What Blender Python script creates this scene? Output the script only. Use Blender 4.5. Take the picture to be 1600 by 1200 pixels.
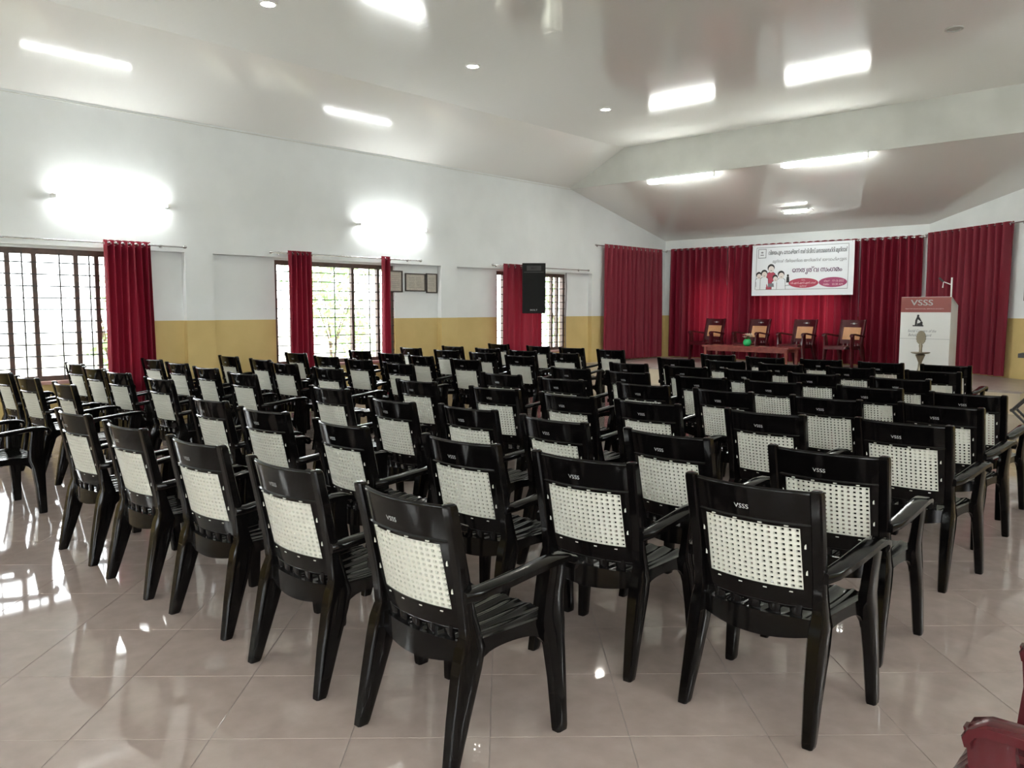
import bpy, bmesh, math, random
from mathutils import Vector, Matrix

random.seed(7)
R = math.radians
PI = math.pi
for o in list(bpy.data.objects):
    bpy.data.objects.remove(o)
scn = bpy.context.scene
COL = scn.collection

# ------------------------------------------------------------------ camera
EYE = 1.53
FPX, YAW, PITCH = 1264.0, R(42.5), R(5.3)
cam_d = bpy.data.cameras.new('camera')
cam_d.sensor_fit = 'HORIZONTAL'
cam_d.sensor_width = 36.0
cam_d.lens = 36.0 * FPX / 1600.0
cam_d.clip_start = 0.05
cam = bpy.data.objects.new('camera', cam_d)
COL.objects.link(cam)
cam.location = (0, 0, EYE)
cam.rotation_euler = (PI / 2 - PITCH, 0, YAW)
scn.camera = cam

# ------------------------------------------------------------------ sky and exposure
SKY = 5.5            # overcast daylight outside
TUBE = 40.0          # fluorescent tubes
world = bpy.data.worlds.new('overcast_sky')
scn.world = world
world.use_nodes = True
bg = world.node_tree.nodes['Background']
bg.inputs[0].default_value = (0.96, 0.985, 1.0, 1)
bg.inputs[1].default_value = SKY
scn.view_settings.view_transform = 'Standard'
scn.view_settings.look = 'None'
scn.view_settings.gamma = 1.0
scn.view_settings.use_curve_mapping = False
scn.view_settings.exposure = 1.36

# ------------------------------------------------------------------ materials
MATS = {}


def mat(name, base, rough=0.5, spec=0.5, metal=0.0, emit=None, estr=0.0, coat=0.0):
    m = bpy.data.materials.new(name)
    m.use_nodes = True
    b = m.node_tree.nodes['Principled BSDF']
    b.inputs['Base Color'].default_value = (*base, 1)
    b.inputs['Roughness'].default_value = rough
    b.inputs['Specular IOR Level'].default_value = spec
    b.inputs['Metallic'].default_value = metal
    b.inputs['Coat Weight'].default_value = coat
    if emit:
        b.inputs['Emission Color'].default_value = (*emit, 1)
        b.inputs['Emission Strength'].default_value = estr
    MATS[name] = m
    return m


def nodes(m):
    return m.node_tree.nodes, m.node_tree.links, m.node_tree.nodes['Principled BSDF']


def noise_color(m, c1, c2, scale=8.0, detail=4.0, lo=0.35, hi=0.65, coord='Object'):
    n, l, b = nodes(m)
    tc = n.new('ShaderNodeTexCoord')
    t = n.new('ShaderNodeTexNoise')
    t.inputs['Scale'].default_value = scale
    t.inputs['Detail'].default_value = detail
    l.new(tc.outputs[coord], t.inputs['Vector'])
    r = n.new('ShaderNodeValToRGB')
    r.color_ramp.elements[0].position = lo
    r.color_ramp.elements[0].color = (*c1, 1)
    r.color_ramp.elements[1].position = hi
    r.color_ramp.elements[1].color = (*c2, 1)
    l.new(t.outputs['Fac'], r.inputs['Fac'])
    l.new(r.outputs['Color'], b.inputs['Base Color'])
    return r


def noise_bump(m, scale=40.0, strength=0.1, dist=0.01, detail=3.0):
    n, l, b = nodes(m)
    tc = n.new('ShaderNodeTexCoord')
    t = n.new('ShaderNodeTexNoise')
    t.inputs['Scale'].default_value = scale
    t.inputs['Detail'].default_value = detail
    l.new(tc.outputs['Object'], t.inputs['Vector'])
    bp = n.new('ShaderNodeBump')
    bp.inputs['Strength'].default_value = strength
    bp.inputs['Distance'].default_value = dist
    l.new(t.outputs['Fac'], bp.inputs['Height'])
    l.new(bp.outputs['Normal'], b.inputs['Normal'])


# wall paint: white above, ochre dado below 1.37 m
m = mat('wall_paint', (0.74, 0.76, 0.75), 0.75, 0.25)
n, l, b = nodes(m)
geo = n.new('ShaderNodeNewGeometry')
sep = n.new('ShaderNodeSeparateXYZ')
l.new(geo.outputs['Position'], sep.inputs[0])
gt = n.new('ShaderNodeMath')
gt.operation = 'GREATER_THAN'
gt.inputs[1].default_value = 1.37
l.new(sep.outputs['Z'], gt.inputs[0])
nz = n.new('ShaderNodeTexNoise')
nz.inputs['Scale'].default_value = 1.6
nz.inputs['Detail'].default_value = 5
l.new(geo.outputs['Position'], nz.inputs['Vector'])
ra = n.new('ShaderNodeValToRGB')
ra.color_ramp.elements[0].color = (0.53, 0.40, 0.165, 1)
ra.color_ramp.elements[1].color = (0.60, 0.46, 0.20, 1)
rb = n.new('ShaderNodeValToRGB')
rb.color_ramp.elements[0].color = (0.735, 0.765, 0.765, 1)
rb.color_ramp.elements[1].color = (0.785, 0.815, 0.815, 1)
for r_ in (ra, rb):
    r_.color_ramp.elements[0].position = 0.35
    r_.color_ramp.elements[1].position = 0.65
    l.new(nz.outputs['Fac'], r_.inputs['Fac'])
mx = n.new('ShaderNodeMix')
mx.data_type = 'RGBA'
l.new(gt.outputs[0], mx.inputs['Factor'])
l.new(ra.outputs['Color'], mx.inputs['A'])
l.new(rb.outputs['Color'], mx.inputs['B'])
l.new(mx.outputs['Result'], b.inputs['Base Color'])
noise_bump(m, 60, 0.08, 0.004)

# glossy PVC plank ceiling; planks run across the hall, fine joints in relief
m = mat('pvc_ceiling', (0.82, 0.82, 0.79), 0.10, 0.5)
n, l, b = nodes(m)
geo = n.new('ShaderNodeNewGeometry')
sep = n.new('ShaderNodeSeparateXYZ')
l.new(geo.outputs['Position'], sep.inputs[0])
mu = n.new('ShaderNodeMath')
mu.operation = 'MULTIPLY'
mu.inputs[1].default_value = 10.0
l.new(sep.outputs['Y'], mu.inputs[0])
fr = n.new('ShaderNodeMath')
fr.operation = 'FRACT'
l.new(mu.outputs[0], fr.inputs[0])
rr = n.new('ShaderNodeValToRGB')
rr.color_ramp.elements[0].position = 0.0
rr.color_ramp.elements[0].color = (0, 0, 0, 1)
rr.color_ramp.elements[1].position = 0.08
rr.color_ramp.elements[1].color = (1, 1, 1, 1)
l.new(fr.outputs[0], rr.inputs['Fac'])
nz = n.new('ShaderNodeTexNoise')
nz.inputs['Scale'].default_value = 0.9
l.new(geo.outputs['Position'], nz.inputs['Vector'])
ad = n.new('ShaderNodeMath')
ad.operation = 'ADD'
l.new(rr.outputs['Color'], ad.inputs[0])
ml = n.new('ShaderNodeMath')
ml.operation = 'MULTIPLY'
ml.inputs[1].default_value = 3.0
l.new(nz.outputs['Fac'], ml.inputs[0])
l.new(ml.outputs[0], ad.inputs[1])
bp = n.new('ShaderNodeBump')
bp.inputs['Strength'].default_value = 0.06
bp.inputs['Distance'].default_value = 0.004
l.new(ad.outputs[0], bp.inputs['Height'])
l.new(bp.outputs['Normal'], b.inputs['Normal'])

m = mat('beam_plaster', (0.60, 0.61, 0.58), 0.6, 0.3)
noise_color(m, (0.60, 0.61, 0.57), (0.68, 0.69, 0.65), 1.5)

m = mat('floor_tile', (0.36, 0.315, 0.295), 0.045, 0.55)
noise_color(m, (0.275, 0.220, 0.195), (0.325, 0.265, 0.238), 9, 8, 0.3, 0.7)
mat('grout', (0.20, 0.165, 0.15), 0.5)
m = mat('stage_floor', (0.36, 0.30, 0.27), 0.3)
noise_color(m, (0.33, 0.28, 0.25), (0.40, 0.34, 0.31), 5)
m = mat('stage_riser', (0.60, 0.52, 0.38), 0.5)

m = mat('black_plastic', (0.0022, 0.0019, 0.0019), 0.11, 0.23)
noise_bump(m, 25, 0.03, 0.003)
m = mat('white_plastic', (0.53, 0.53, 0.47), 0.42, 0.4)
m = mat('maroon_plastic', (0.055, 0.006, 0.009), 0.18, 0.4)
noise_bump(m, 25, 0.03, 0.003)
m = mat('tan_plastic', (0.62, 0.33, 0.16), 0.4)
mat('white_print', (0.42, 0.42, 0.42), 0.5)
m = mat('maroon_wood', (0.20, 0.045, 0.035), 0.25)
noise_color(m, (0.17, 0.035, 0.03), (0.24, 0.06, 0.045), 12)
m = mat('brown_wood', (0.075, 0.042, 0.03), 0.45)
noise_color(m, (0.055, 0.032, 0.024), (0.10, 0.055, 0.04), 14)
mat('iron', (0.03, 0.028, 0.028), 0.5)
mat('steel', (0.62, 0.62, 0.63), 0.25, 0.5, 1.0)
mat('brass', (0.26, 0.23, 0.17), 0.38, 0.5, 1.0)
mat('fixture_white', (0.75, 0.75, 0.73), 0.4)
mat('tube_glow', (0.9, 0.9, 0.9), 0.4, emit=(0.97, 1.0, 0.985), estr=TUBE)
mat('batten_glow', (0.9, 0.9, 0.9), 0.4, emit=(0.97, 1.0, 0.95), estr=TUBE * 0.6)
mat('downlight_glow', (0.9, 0.9, 0.9), 0.4, emit=(1.0, 0.96, 0.86), estr=60)
mat('dead_lamp', (0.35, 0.34, 0.32), 0.3)
m = mat('sill_stone', (0.42, 0.24, 0.21), 0.35)
mat('speaker_box', (0.005, 0.005, 0.005), 0.5, 0.2)
m = mat('speaker_grille', (0.005, 0.005, 0.005), 0.6, 0.2)
noise_bump(m, 400, 0.4, 0.002)
mat('lectern_white', (0.70, 0.71, 0.69), 0.3)
mat('lectern_band', (0.24, 0.055, 0.045), 0.3)
mat('ink_black', (0.02, 0.02, 0.022), 0.5)
mat('ink_grey', (0.16, 0.17, 0.19), 0.5)
mat('ink_pale', (0.27, 0.28, 0.31), 0.5)
mat('ink_purple', (0.13, 0.07, 0.14), 0.5)
mat('ink_red', (0.40, 0.045, 0.085), 0.5)
mat('ink_magenta', (0.34, 0.05, 0.14), 0.5)
mat('ink_pink', (0.78, 0.52, 0.55), 0.5)
mat('ink_skin', (0.72, 0.66, 0.63), 0.5)
m = mat('banner_vinyl', (0.78, 0.81, 0.85), 0.4)
mat('pot_green', (0.01, 0.36, 0.10), 0.25)
mat('petal_white', (0.80, 0.70, 0.58), 0.6)
mat('petal_pink', (0.62, 0.16, 0.17), 0.6)
mat('leaf_small', (0.06, 0.22, 0.04), 0.5)
m = mat('paper', (0.50, 0.46, 0.39), 0.7)
noise_color(m, (0.44, 0.41, 0.35), (0.54, 0.50, 0.43), 30)
mat('paper_print', (0.36, 0.34, 0.30), 0.7)
mat('frame_dark', (0.05, 0.04, 0.032), 0.4)
m = mat('ground', (0.50, 0.48, 0.42), 0.9)
noise_color(m, (0.40, 0.42, 0.30), (0.60, 0.57, 0.50), 1.2)
mat('bark', (0.10, 0.07, 0.05), 0.9)
mat('cable', (0.05, 0.05, 0.05), 0.5)

for nm, c in (('curtain_cloth', (0.175, 0.008, 0.022)),):
    m = mat(nm, c, 0.50, 0.25)
    n, l, b = nodes(m)
    noise_bump(m, 120, 0.15, 0.002)
    b.inputs['Sheen Weight'].default_value = 0.04
    b.inputs['Sheen Roughness'].default_value = 0.4
    b.inputs['Sheen Tint'].default_value = (0.9, 0.35, 0.4, 1)
    tr = n.new('ShaderNodeBsdfTranslucent')
    tr.inputs['Color'].default_value = (0.55, 0.03, 0.06, 1)
    ms = n.new('ShaderNodeMixShader')
    ms.inputs[0].default_value = 0.06
    out = n['Material Output']
    l.new(b.outputs[0], ms.inputs[1])
    l.new(tr.outputs[0], ms.inputs[2])
    l.new(ms.outputs[0], out.inputs[0])

m = mat('leaf', (0.10, 0.26, 0.035), 0.5)
n, l, b = nodes(m)
noise_color(m, (0.07, 0.16, 0.05), (0.30, 0.42, 0.22), 2.2)
tr = n.new('ShaderNodeBsdfTranslucent')
tr.inputs['Color'].default_value = (0.33, 0.55, 0.18, 1)
ms = n.new('ShaderNodeMixShader')
ms.inputs[0].default_value = 0.35
l.new(b.outputs[0], ms.inputs[1])
l.new(tr.outputs[0], ms.inputs[2])
l.new(ms.outputs[0], n['Material Output'].inputs[0])

m = bpy.data.materials.new('window_glass')
m.use_nodes = True
MATS['window_glass'] = m
n, l = m.node_tree.nodes, m.node_tree.links
for x in list(n):
    if x.type != 'OUTPUT_MATERIAL':
        n.remove(x)
tp = n.new('ShaderNodeBsdfTransparent')
tp.inputs[0].default_value = (0.96, 0.97, 0.97, 1)
gl = n.new('ShaderNodeBsdfGlossy')
gl.inputs['Roughness'].default_value = 0.02
ms = n.new('ShaderNodeMixShader')
ms.inputs[0].default_value = 0.06
l.new(tp.outputs[0], ms.inputs[1])
l.new(gl.outputs[0], ms.inputs[2])
l.new(ms.outputs[0], n['Material Output'].inputs[0])


# ------------------------------------------------------------------ mesh helpers
class MB:
    """collects geometry, then builds ONE mesh object"""

    def __init__(self):
        self.v, self.f = [], []

    def add(self, vs, fs):
        k = len(self.v)
        self.v += [tuple(p) for p in vs]
        self.f += [tuple(i + k for i in q) for q in fs]
        return self

    def box(self, x0, x1, y0, y1, z0, z1, M=None):
        vs = [Vector((x, y, z)) for z in (z0, z1) for y in (y0, y1) for x in (x0, x1)]
        if M:
            vs = [M @ p for p in vs]
        return self.add(vs, [(0, 2, 3, 1), (4, 5, 7, 6), (0, 1, 5, 4), (2, 6, 7, 3), (0, 4, 6, 2), (1, 3, 7, 5)])

    def loft(self, secs, cap=True, closed=False):
        k = len(secs[0])
        vs = [p for s in secs for p in s]
        fs = []
        ns = len(secs)
        for i in range(ns if closed else ns - 1):
            a, c = i * k, ((i + 1) % ns) * k
            for j in range(k):
                j2 = (j + 1) % k
                fs.append((a + j, a + j2, c + j2, c + j))
        if cap and not closed:
            fs.append(tuple(reversed(range(k))))
            fs.append(tuple((ns - 1) * k + j for j in range(k)))
        return self.add(vs, fs)

    def tube(self, pts, r, seg=8, closed=False, cap=True):
        pts = [Vector(p) for p in pts]
        rs = r if isinstance(r, (list, tuple)) else [r] * len(pts)
        secs, up = [], None
        for i, p in enumerate(pts):
            if closed:
                d = pts[(i + 1) % len(pts)] - pts[i - 1]
            else:
                d = pts[min(i + 1, len(pts) - 1)] - pts[max(i - 1, 0)]
            d.normalize()
            if up is None:
                up = Vector((0, 0, 1)) if abs(d.z) < 0.9 else Vector((0, 1, 0))
            a = d.cross(up).normalized()
            b2 = a.cross(d).normalized()
            up = b2
            secs.append([p + a * (rs[i] * math.cos(2 * PI * j / seg)) + b2 * (rs[i] * math.sin(2 * PI * j / seg)) for j in range(seg)])
        return self.loft(secs, cap, closed)

    def lathe(self, prof, c=(0, 0, 0), seg=16):
        secs = [[(c[0] + r * math.cos(2 * PI * j / seg), c[1] + r * math.sin(2 * PI * j / seg), c[2] + z) for j in range(seg)] for r, z in prof]
        return self.loft(secs)

    def slab(self, xs, zs, hole, yf, t):
        """sheet over an x-z grid, y given by yf, thickness t, cells where hole(i,j) left open"""
        nx, nz_ = len(xs), len(zs)
        vs = []
        for s in (-0.5, 0.5):
            for z in zs:
                for x in xs:
                    vs.append((x, yf(x, z) + s * t, z))
        o2 = nx * nz_
        idx = lambda i, j, s: s * o2 + j * nx + i
        solid = lambda i, j: 0 <= i < nx - 1 and 0 <= j < nz_ - 1 and not hole(i, j)
        fs = []
        for j in range(nz_ - 1):
            for i in range(nx - 1):
                if not solid(i, j):
                    continue
                a, b2, c, d = (i, j), (i + 1, j), (i + 1, j + 1), (i, j + 1)
                fs.append(tuple(idx(*q, 0) for q in (a, b2, c, d)))
                fs.append(tuple(idx(*q, 1) for q in (a, d, c, b2)))
                for (p, q), (ni, nj) in (((a, b2), (i, j - 1)), ((b2, c), (i + 1, j)), ((c, d), (i, j + 1)), ((d, a), (i - 1, j))):
                    if not solid(ni, nj):
                        fs.append((idx(*q, 0), idx(*p, 0), idx(*p, 1), idx(*q, 1)))
        return self.add(vs, fs)

    def mesh(self, name, material, smooth=None):
        me = bpy.data.meshes.new(name)
        me.from_pydata(self.v, [], self.f)
        me.materials.append(MATS[material])
        if smooth is not None:
            me.polygons.foreach_set('use_smooth', [True] * len(me.polygons))
            me.set_sharp_from_angle(angle=R(smooth))
        me.validate()
        me.update()
        return me

    def build(self, name, material, parent=None, smooth=None):
        return link(name, self.mesh(name, material, smooth), parent)


def link(name, me, parent=None):
    o = bpy.data.objects.new(name, me)
    COL.objects.link(o)
    if parent:
        o.parent = parent
    return o


def tag(o, label=None, cat=None, group=None, kind=None):
    if label:
        o['label'] = label
    if cat:
        o['category'] = cat
    if group:
        o['group'] = group
    if kind:
        o['kind'] = kind
    return o


def thing(name, label, cat, loc=(0, 0, 0), rz=0.0, group=None):
    o = link(name, None)
    o.empty_display_size = 0.2
    o.location = loc
    o.rotation_euler = (0, 0, rz)
    return tag(o, label, cat, group)


def rrect(hx, hy, r=0.3):
    """8-gon rounded rectangle half sizes hx, hy"""
    a, b2 = hx * (1 - r), hy * (1 - r)
    return [(hx, -b2), (hx, b2), (a, hy), (-a, hy), (-hx, b2), (-hx, -b2), (-a, -hy), (a, -hy)]


def zsec(cx, cy, cz, hx, hy, r=0.3):
    return [(cx + x, cy + y, cz) for x, y in rrect(hx, hy, r)]


def ysec(cx, cy, cz, hx, hz, tilt=0.0, r=0.28):
    """section across a member running forward; tilt is its slope angle"""
    return [(cx + x, cy - z * math.sin(tilt), cz + z * math.cos(tilt)) for x, z in rrect(hx, hz, r)]


def text_polys(body, w=None, h=None, bold=0.0, shear=0.0):
    cu = bpy.data.curves.new('lettering', 'FONT')
    cu.body = body
    cu.size = 1.0
    cu.offset = bold
    cu.shear = shear
    cu.resolution_u = 3
    cu.align_x = 'LEFT'
    ob = bpy.data.objects.new('lettering_tmp', cu)
    COL.objects.link(ob)
    dg = bpy.context.evaluated_depsgraph_get()
    dg.update()
    me = bpy.data.meshes.new_from_object(ob.evaluated_get(dg))
    vs = [(p.co.x, p.co.y) for p in me.vertices]
    fs = [tuple(p.vertices) for p in me.polygons]
    bpy.data.objects.remove(ob)
    bpy.data.curves.remove(cu)
    bpy.data.meshes.remove(me)
    x0, x1 = min(p[0] for p in vs), max(p[0] for p in vs)
    y0, y1 = min(p[1] for p in vs), max(p[1] for p in vs)
    sx = w / (x1 - x0) if w else None
    sy = h / (y1 - y0) if h else None
    sx = sx or sy
    sy = sy or sx
    cx, cy = (x0 + x1) / 2, (y0 + y1) / 2
    return [((p[0] - cx) * sx, (p[1] - cy) * sy) for p in vs], fs


def flat_text(name, body, material, parent, cx, cz, y, w=None, h=None, bold=0.0, shear=0.0, yf=None):
    vs, fs = text_polys(body, w, h, 0.0, shear)
    mb = MB()
    for q, dx in enumerate((-bold * h * 0.5, bold * h * 0.5) if bold else (0.0,)):
        mb.add([(cx + dx + x, (yf(cx + x, cz + z) if yf else y) - 0.0004 * q, cz + z) for x, z in vs], fs)
    return mb.build(name, material, parent)


def flat_poly(mb, pts, y):
    return mb.add([(x, y, z) for x, z in pts], [tuple(range(len(pts)))])


def ellipse(cx, cz, rx, rz, n=24, a0=0.0, a1=2 * PI):
    full = abs(a1 - a0 - 2 * PI) < 1e-6
    k = n if full else n + 1
    return [(cx + rx * math.cos(a0 + (a1 - a0) * i / n), cz + rz * math.sin(a0 + (a1 - a0) * i / n)) for i in range(k)]


def holed_wall(mb, place, u0, u1, z0, z1, holes, t0, t1):
    """wall layer between depths t0..t1 over u,z with rectangular holes; place(u,t,z)->xyz"""
    us = sorted({u0, u1} | {c for h in holes for c in h[:2] if u0 < c < u1})
    zs = sorted({z0, z1} | {c for h in holes for c in h[2:] if z0 < c < z1})
    for i in range(len(us) - 1):
        for j in range(len(zs) - 1):
            uc, zc = (us[i] + us[i + 1]) / 2, (zs[j] + zs[j + 1]) / 2
            if any(h[0] < uc < h[1] and h[2] < zc < h[3] for h in holes):
                continue
            vs = [place(u, t, z) for z in (zs[j], zs[j + 1]) for t in (t0, t1) for u in (us[i], us[i + 1])]
            mb.add(vs, [(0, 2, 3, 1), (4, 5, 7, 6), (0, 1, 5, 4), (2, 6, 7, 3), (0, 4, 6, 2), (1, 3, 7, 5)])


# ------------------------------------------------------------------ the hall
XL, XR = -10.9, 3.0          # inner wall faces
YR = -3.4                    # rear wall, behind the camera
YB = 13.75                   # fascia beam between hall and stage
YK = 17.53                   # stage back wall
ZW, ZC, ZK = 4.06, 4.745, 3.18
XS = -9.54                   # where the sloped ceiling meets the flat one
AX, AY = -4.86, YK           # corner of back wall and splayed wall
DX, DY = 0.772, -0.635       # direction of the splayed wall
SE = (YK - YB) / -DY         # its length up to the beam line

WIN_L = [(1.1, 4.62, 0.64, 2.27), (6.68, 9.0, 0.66, 2.27), (11.55, 13.72, 0.66, 2.27)]
BAYS = [(0.6, 5.24, 0.0, 2.305), (5.65, 10.0, 0.0, 2.305), (10.4, 14.52, 0.0, 2.305)]
mb = MB()
PL = lambda u, t, z: (XL - t, u, z)
holed_wall(mb, PL, YR - 0.3, YK + 0.3, -0.1, 5.0, BAYS, 0.0, 0.1)
holed_wall(mb, PL, YR - 0.3, YK + 0.3, -0.1, 5.0, WIN_L, 0.1, 0.3)
tag(mb.build('wall_left', 'wall_paint'), 'white wall with ochre dado and recessed window bays', None, None, 'structure')

WIN_K = [(-10.15, -9.0, 0.95, 2.25), (-8.45, -6.55, 0.95, 2.25)]
mb = MB()
holed_wall(mb, lambda u, t, z: (u, YK + t, z), XL - 0.3, AX + 0.25, -0.1, 5.0, WIN_K, 0.0, 0.22)
tag(mb.build('wall_stage', 'wall_paint'), 'white back wall of the stage behind the maroon curtains', None, None, 'structure')

mb = MB()
holed_wall(mb, lambda u, t, z: (AX + DX * u - DY * t, AY + DY * u + DX * t, z), 0.0, SE + 0.2, -0.1, 5.0, [], 0.0, 0.2)
tag(mb.build('wall_splayed', 'wall_paint'), 'angled white wall with ochre dado at the right of the stage', None, None, 'structure')

ADDED_WIN_R = [(-2.6, 0.2, 0.7, 2.4)]  # window out of view, added to let in more daylight
mb = MB()
holed_wall(mb, lambda u, t, z: (XR + t, u, z), YR - 0.3, YB + 0.2, -0.1, 5.0, ADDED_WIN_R, 0.0, 0.25)
tag(mb.build('wall_right', 'wall_paint'), 'white and ochre right-hand wall with an added window', None, None, 'structure')

ADDED_DOOR = [(0.6, 2.4, -0.1, 2.4)]  # unseen opening behind the camera, added for some daylight
mb = MB()
holed_wall(mb, lambda u, t, z: (u, YR - t, z), XL - 0.3, XR + 0.3, -0.1, 5.0, ADDED_DOOR, 0.0, 0.25)
tag(mb.build('wall_rear', 'wall_paint'), 'white and ochre rear wall with an open double doorway added for daylight', None, None, 'structure')

mb = MB()
mb.box(AX + DX * SE - 0.05, XR + 0.3, YB, YB + 0.2, -0.1, 5.0)
tag(mb.build('wall_front', 'wall_paint'), 'white front wall right of the stage opening', None, None, 'structure')

# ceiling
ceil = MB().box(XS, XR - 1.36, YR - 0.3, YB + 0.02, ZC, ZC + 0.05).build('ceiling', 'pvc_ceiling')
tag(ceil, 'glossy pale grey plank ceiling with sloped edges', None, None, 'structure')


def slope(x0, z0, x1, z1):
    mb = MB()
    vs = []
    for y in (YR - 0.3, YB + 0.02):
        vs += [(x0, y, z0), (x1, y, z1), (x1, y, z1 + 0.05), (x0, y, z0 + 0.05)]
    return mb.add(vs, [(0, 1, 5, 4), (3, 7, 6, 2), (0, 4, 7, 3), (1, 2, 6, 5), (0, 3, 2, 1), (4, 5, 6, 7)])


slope(XL - 0.05, ZW, XS, ZC).build('sloped_ceiling_panel', 'pvc_ceiling', ceil)
slope(XR + 0.05, ZW, XR - 1.36, ZC).build('sloped_ceiling_panel', 'pvc_ceiling', ceil)
mb = MB()
vs = [(XL - 0.05, YB + 0.01, ZW), (XR + 0.1, YB + 0.01, ZW), (XR + 0.1, YK + 0.1, ZK), (XL - 0.05, YK + 0.1, ZK)]
vs += [(x, y, z + 0.05) for x, y, z in vs]
mb.add(vs, [(0, 3, 2, 1), (4, 5, 6, 7), (0, 1, 5, 4), (1, 2, 6, 5), (2, 3, 7, 6), (3, 0, 4, 7)])
mb.build('stage_ceiling_panel', 'pvc_ceiling', ceil)
beam = MB().box(XL - 0.05, XR + 0.1, YB - 0.015, YB + 0.01, ZW - 0.003, ZC + 0.06).build('trim_1', 'beam_plaster')
tag(beam, 'pale fascia beam above the stage opening', None, None, 'structure')
mb = MB()
mb.tube([(XL + 0.003, YR, ZW - 0.008), (XL + 0.003, 4.0, ZW - 0.006), (XL + 0.003, YB, ZW - 0.008)], 0.007, 6)
tag(mb.build('trim_2', 'beam_plaster'), 'thin cornice strip where wall meets sloped ceiling', None, None, 'structure')

# floor: grout bed + diagonal 0.5 m tiles
floor = MB().box(XL - 0.3, XR + 0.3, YR - 0.3, YK + 0.3, -0.12, -0.002).build('floor', 'grout')
tag(floor, 'polished beige tiled floor laid diagonally', None, None, 'structure')
TA = R(43.2)
T = 0.5
E1 = Vector((math.cos(TA), math.sin(TA)))
E2 = Vector((-math.sin(TA), math.cos(TA)))
ORG = Vector((-3.367, 1.329))
FW = Vector((-math.sin(YAW), math.cos(YAW)))
RT = Vector((math.cos(YAW), math.sin(YAW)))
g, hgt, bev = T / 2 - 0.0012, 0.012, 0.001
tm = MB()
tm.add([(x * g, y * g, -hgt) for x, y in ((-1, -1), (1, -1), (1, 1), (-1, 1))] +
       [(x * g, y * g, -bev) for x, y in ((-1, -1), (1, -1), (1, 1), (-1, 1))] +
       [(x * (g - bev), y * (g - bev), 0) for x, y in ((-1, -1), (1, -1), (1, 1), (-1, 1))],
       [(0, 1, 5, 4), (1, 2, 6, 5), (2, 3, 7, 6), (3, 0, 4, 7), (4, 5, 9, 8), (5, 6, 10, 9), (6, 7, 11, 10), (7, 4, 8, 11), (8, 9, 10, 11)])
tile_me = tm.mesh('floor_tile', 'floor_tile')
near, far = [], []
for i in range(-40, 40):
    for j in range(-40, 40):
        c = ORG + E1 * ((i + 0.5) * T) + E2 * ((j + 0.5) * T)
        if not (XL - 0.2 < c.x < XR + 0.2 and YR - 0.2 < c.y < 15.2):
            continue
        d, s = c.dot(FW), c.dot(RT)
        if d > 1.9 and abs(s) < d * 0.633 + 0.5 and not (c.x < -6.0 and c.y > 12):
            near.append((d * d + s * s, c))
        else:
            far.append(c)
near.sort(key=lambda q: q[0])
for d, c in near[:300]:
    o = link('floor_tile', tile_me, floor)
    o.location = (c.x, c.y, 0)
    o.rotation_euler = (0, 0, TA)
mb = MB()
for c in far + [q[1] for q in near[300:]]:
    M = Matrix.Translation((c.x, c.y, 0)) @ Matrix.Rotation(TA, 4, 'Z')
    mb.add([M @ Vector(p) for p in tm.v], tm.f)
tag(mb.build('floor_tile_field', 'floor_tile', floor), kind='stuff')

# stage platform
ZS = 0.34
sx1 = -2.42
s_ = (sx1 - AX) / DX
poly = [(XL, 14.25), (sx1, 13.5), (sx1, AY + DY * s_), (AX, AY), (XL, AY)]
stage = link('stage_platform', None)
tag(stage, 'low stage platform with cream riser', None, None, 'structure')
mb = MB()
mb.add([(x, y, ZS - 0.03) for x, y in poly] + [(x, y, ZS) for x, y in poly],
       [tuple(reversed(range(5))), tuple(range(5, 10))] + [(i, (i + 1) % 5, 5 + (i + 1) % 5, 5 + i) for i in range(5)])
mb.build('stage_top', 'stage_floor', stage)
ins = [(XL, 14.27), (sx1 - 0.02, 13.52), (sx1 - 0.02, AY + DY * s_ - 0.02), (AX, AY), (XL, AY)]
mb = MB()
mb.add([(x, y, 0.0) for x, y in ins] + [(x, y, ZS - 0.03) for x, y in ins],
       [(i, (i + 1) % 5, 5 + (i + 1) % 5, 5 + i) for i in range(5)])
mb.build('stage_riser', 'stage_riser', stage)

# ------------------------------------------------------------------ windows
MULL = {0: [1.9, 2.6, 3.12, 3.41, 3.89, 4.14], 1: [7.3, 8.16, 8.69], 2: [11.82, 12.6, 13.32, 13.5]}
VBAR = {0: [1.5, 2.25, 2.86, 3.27, 3.69, 4.04, 4.4], 1: [7.0, 7.78, 8.48], 2: [12.2, 12.95]}


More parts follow.
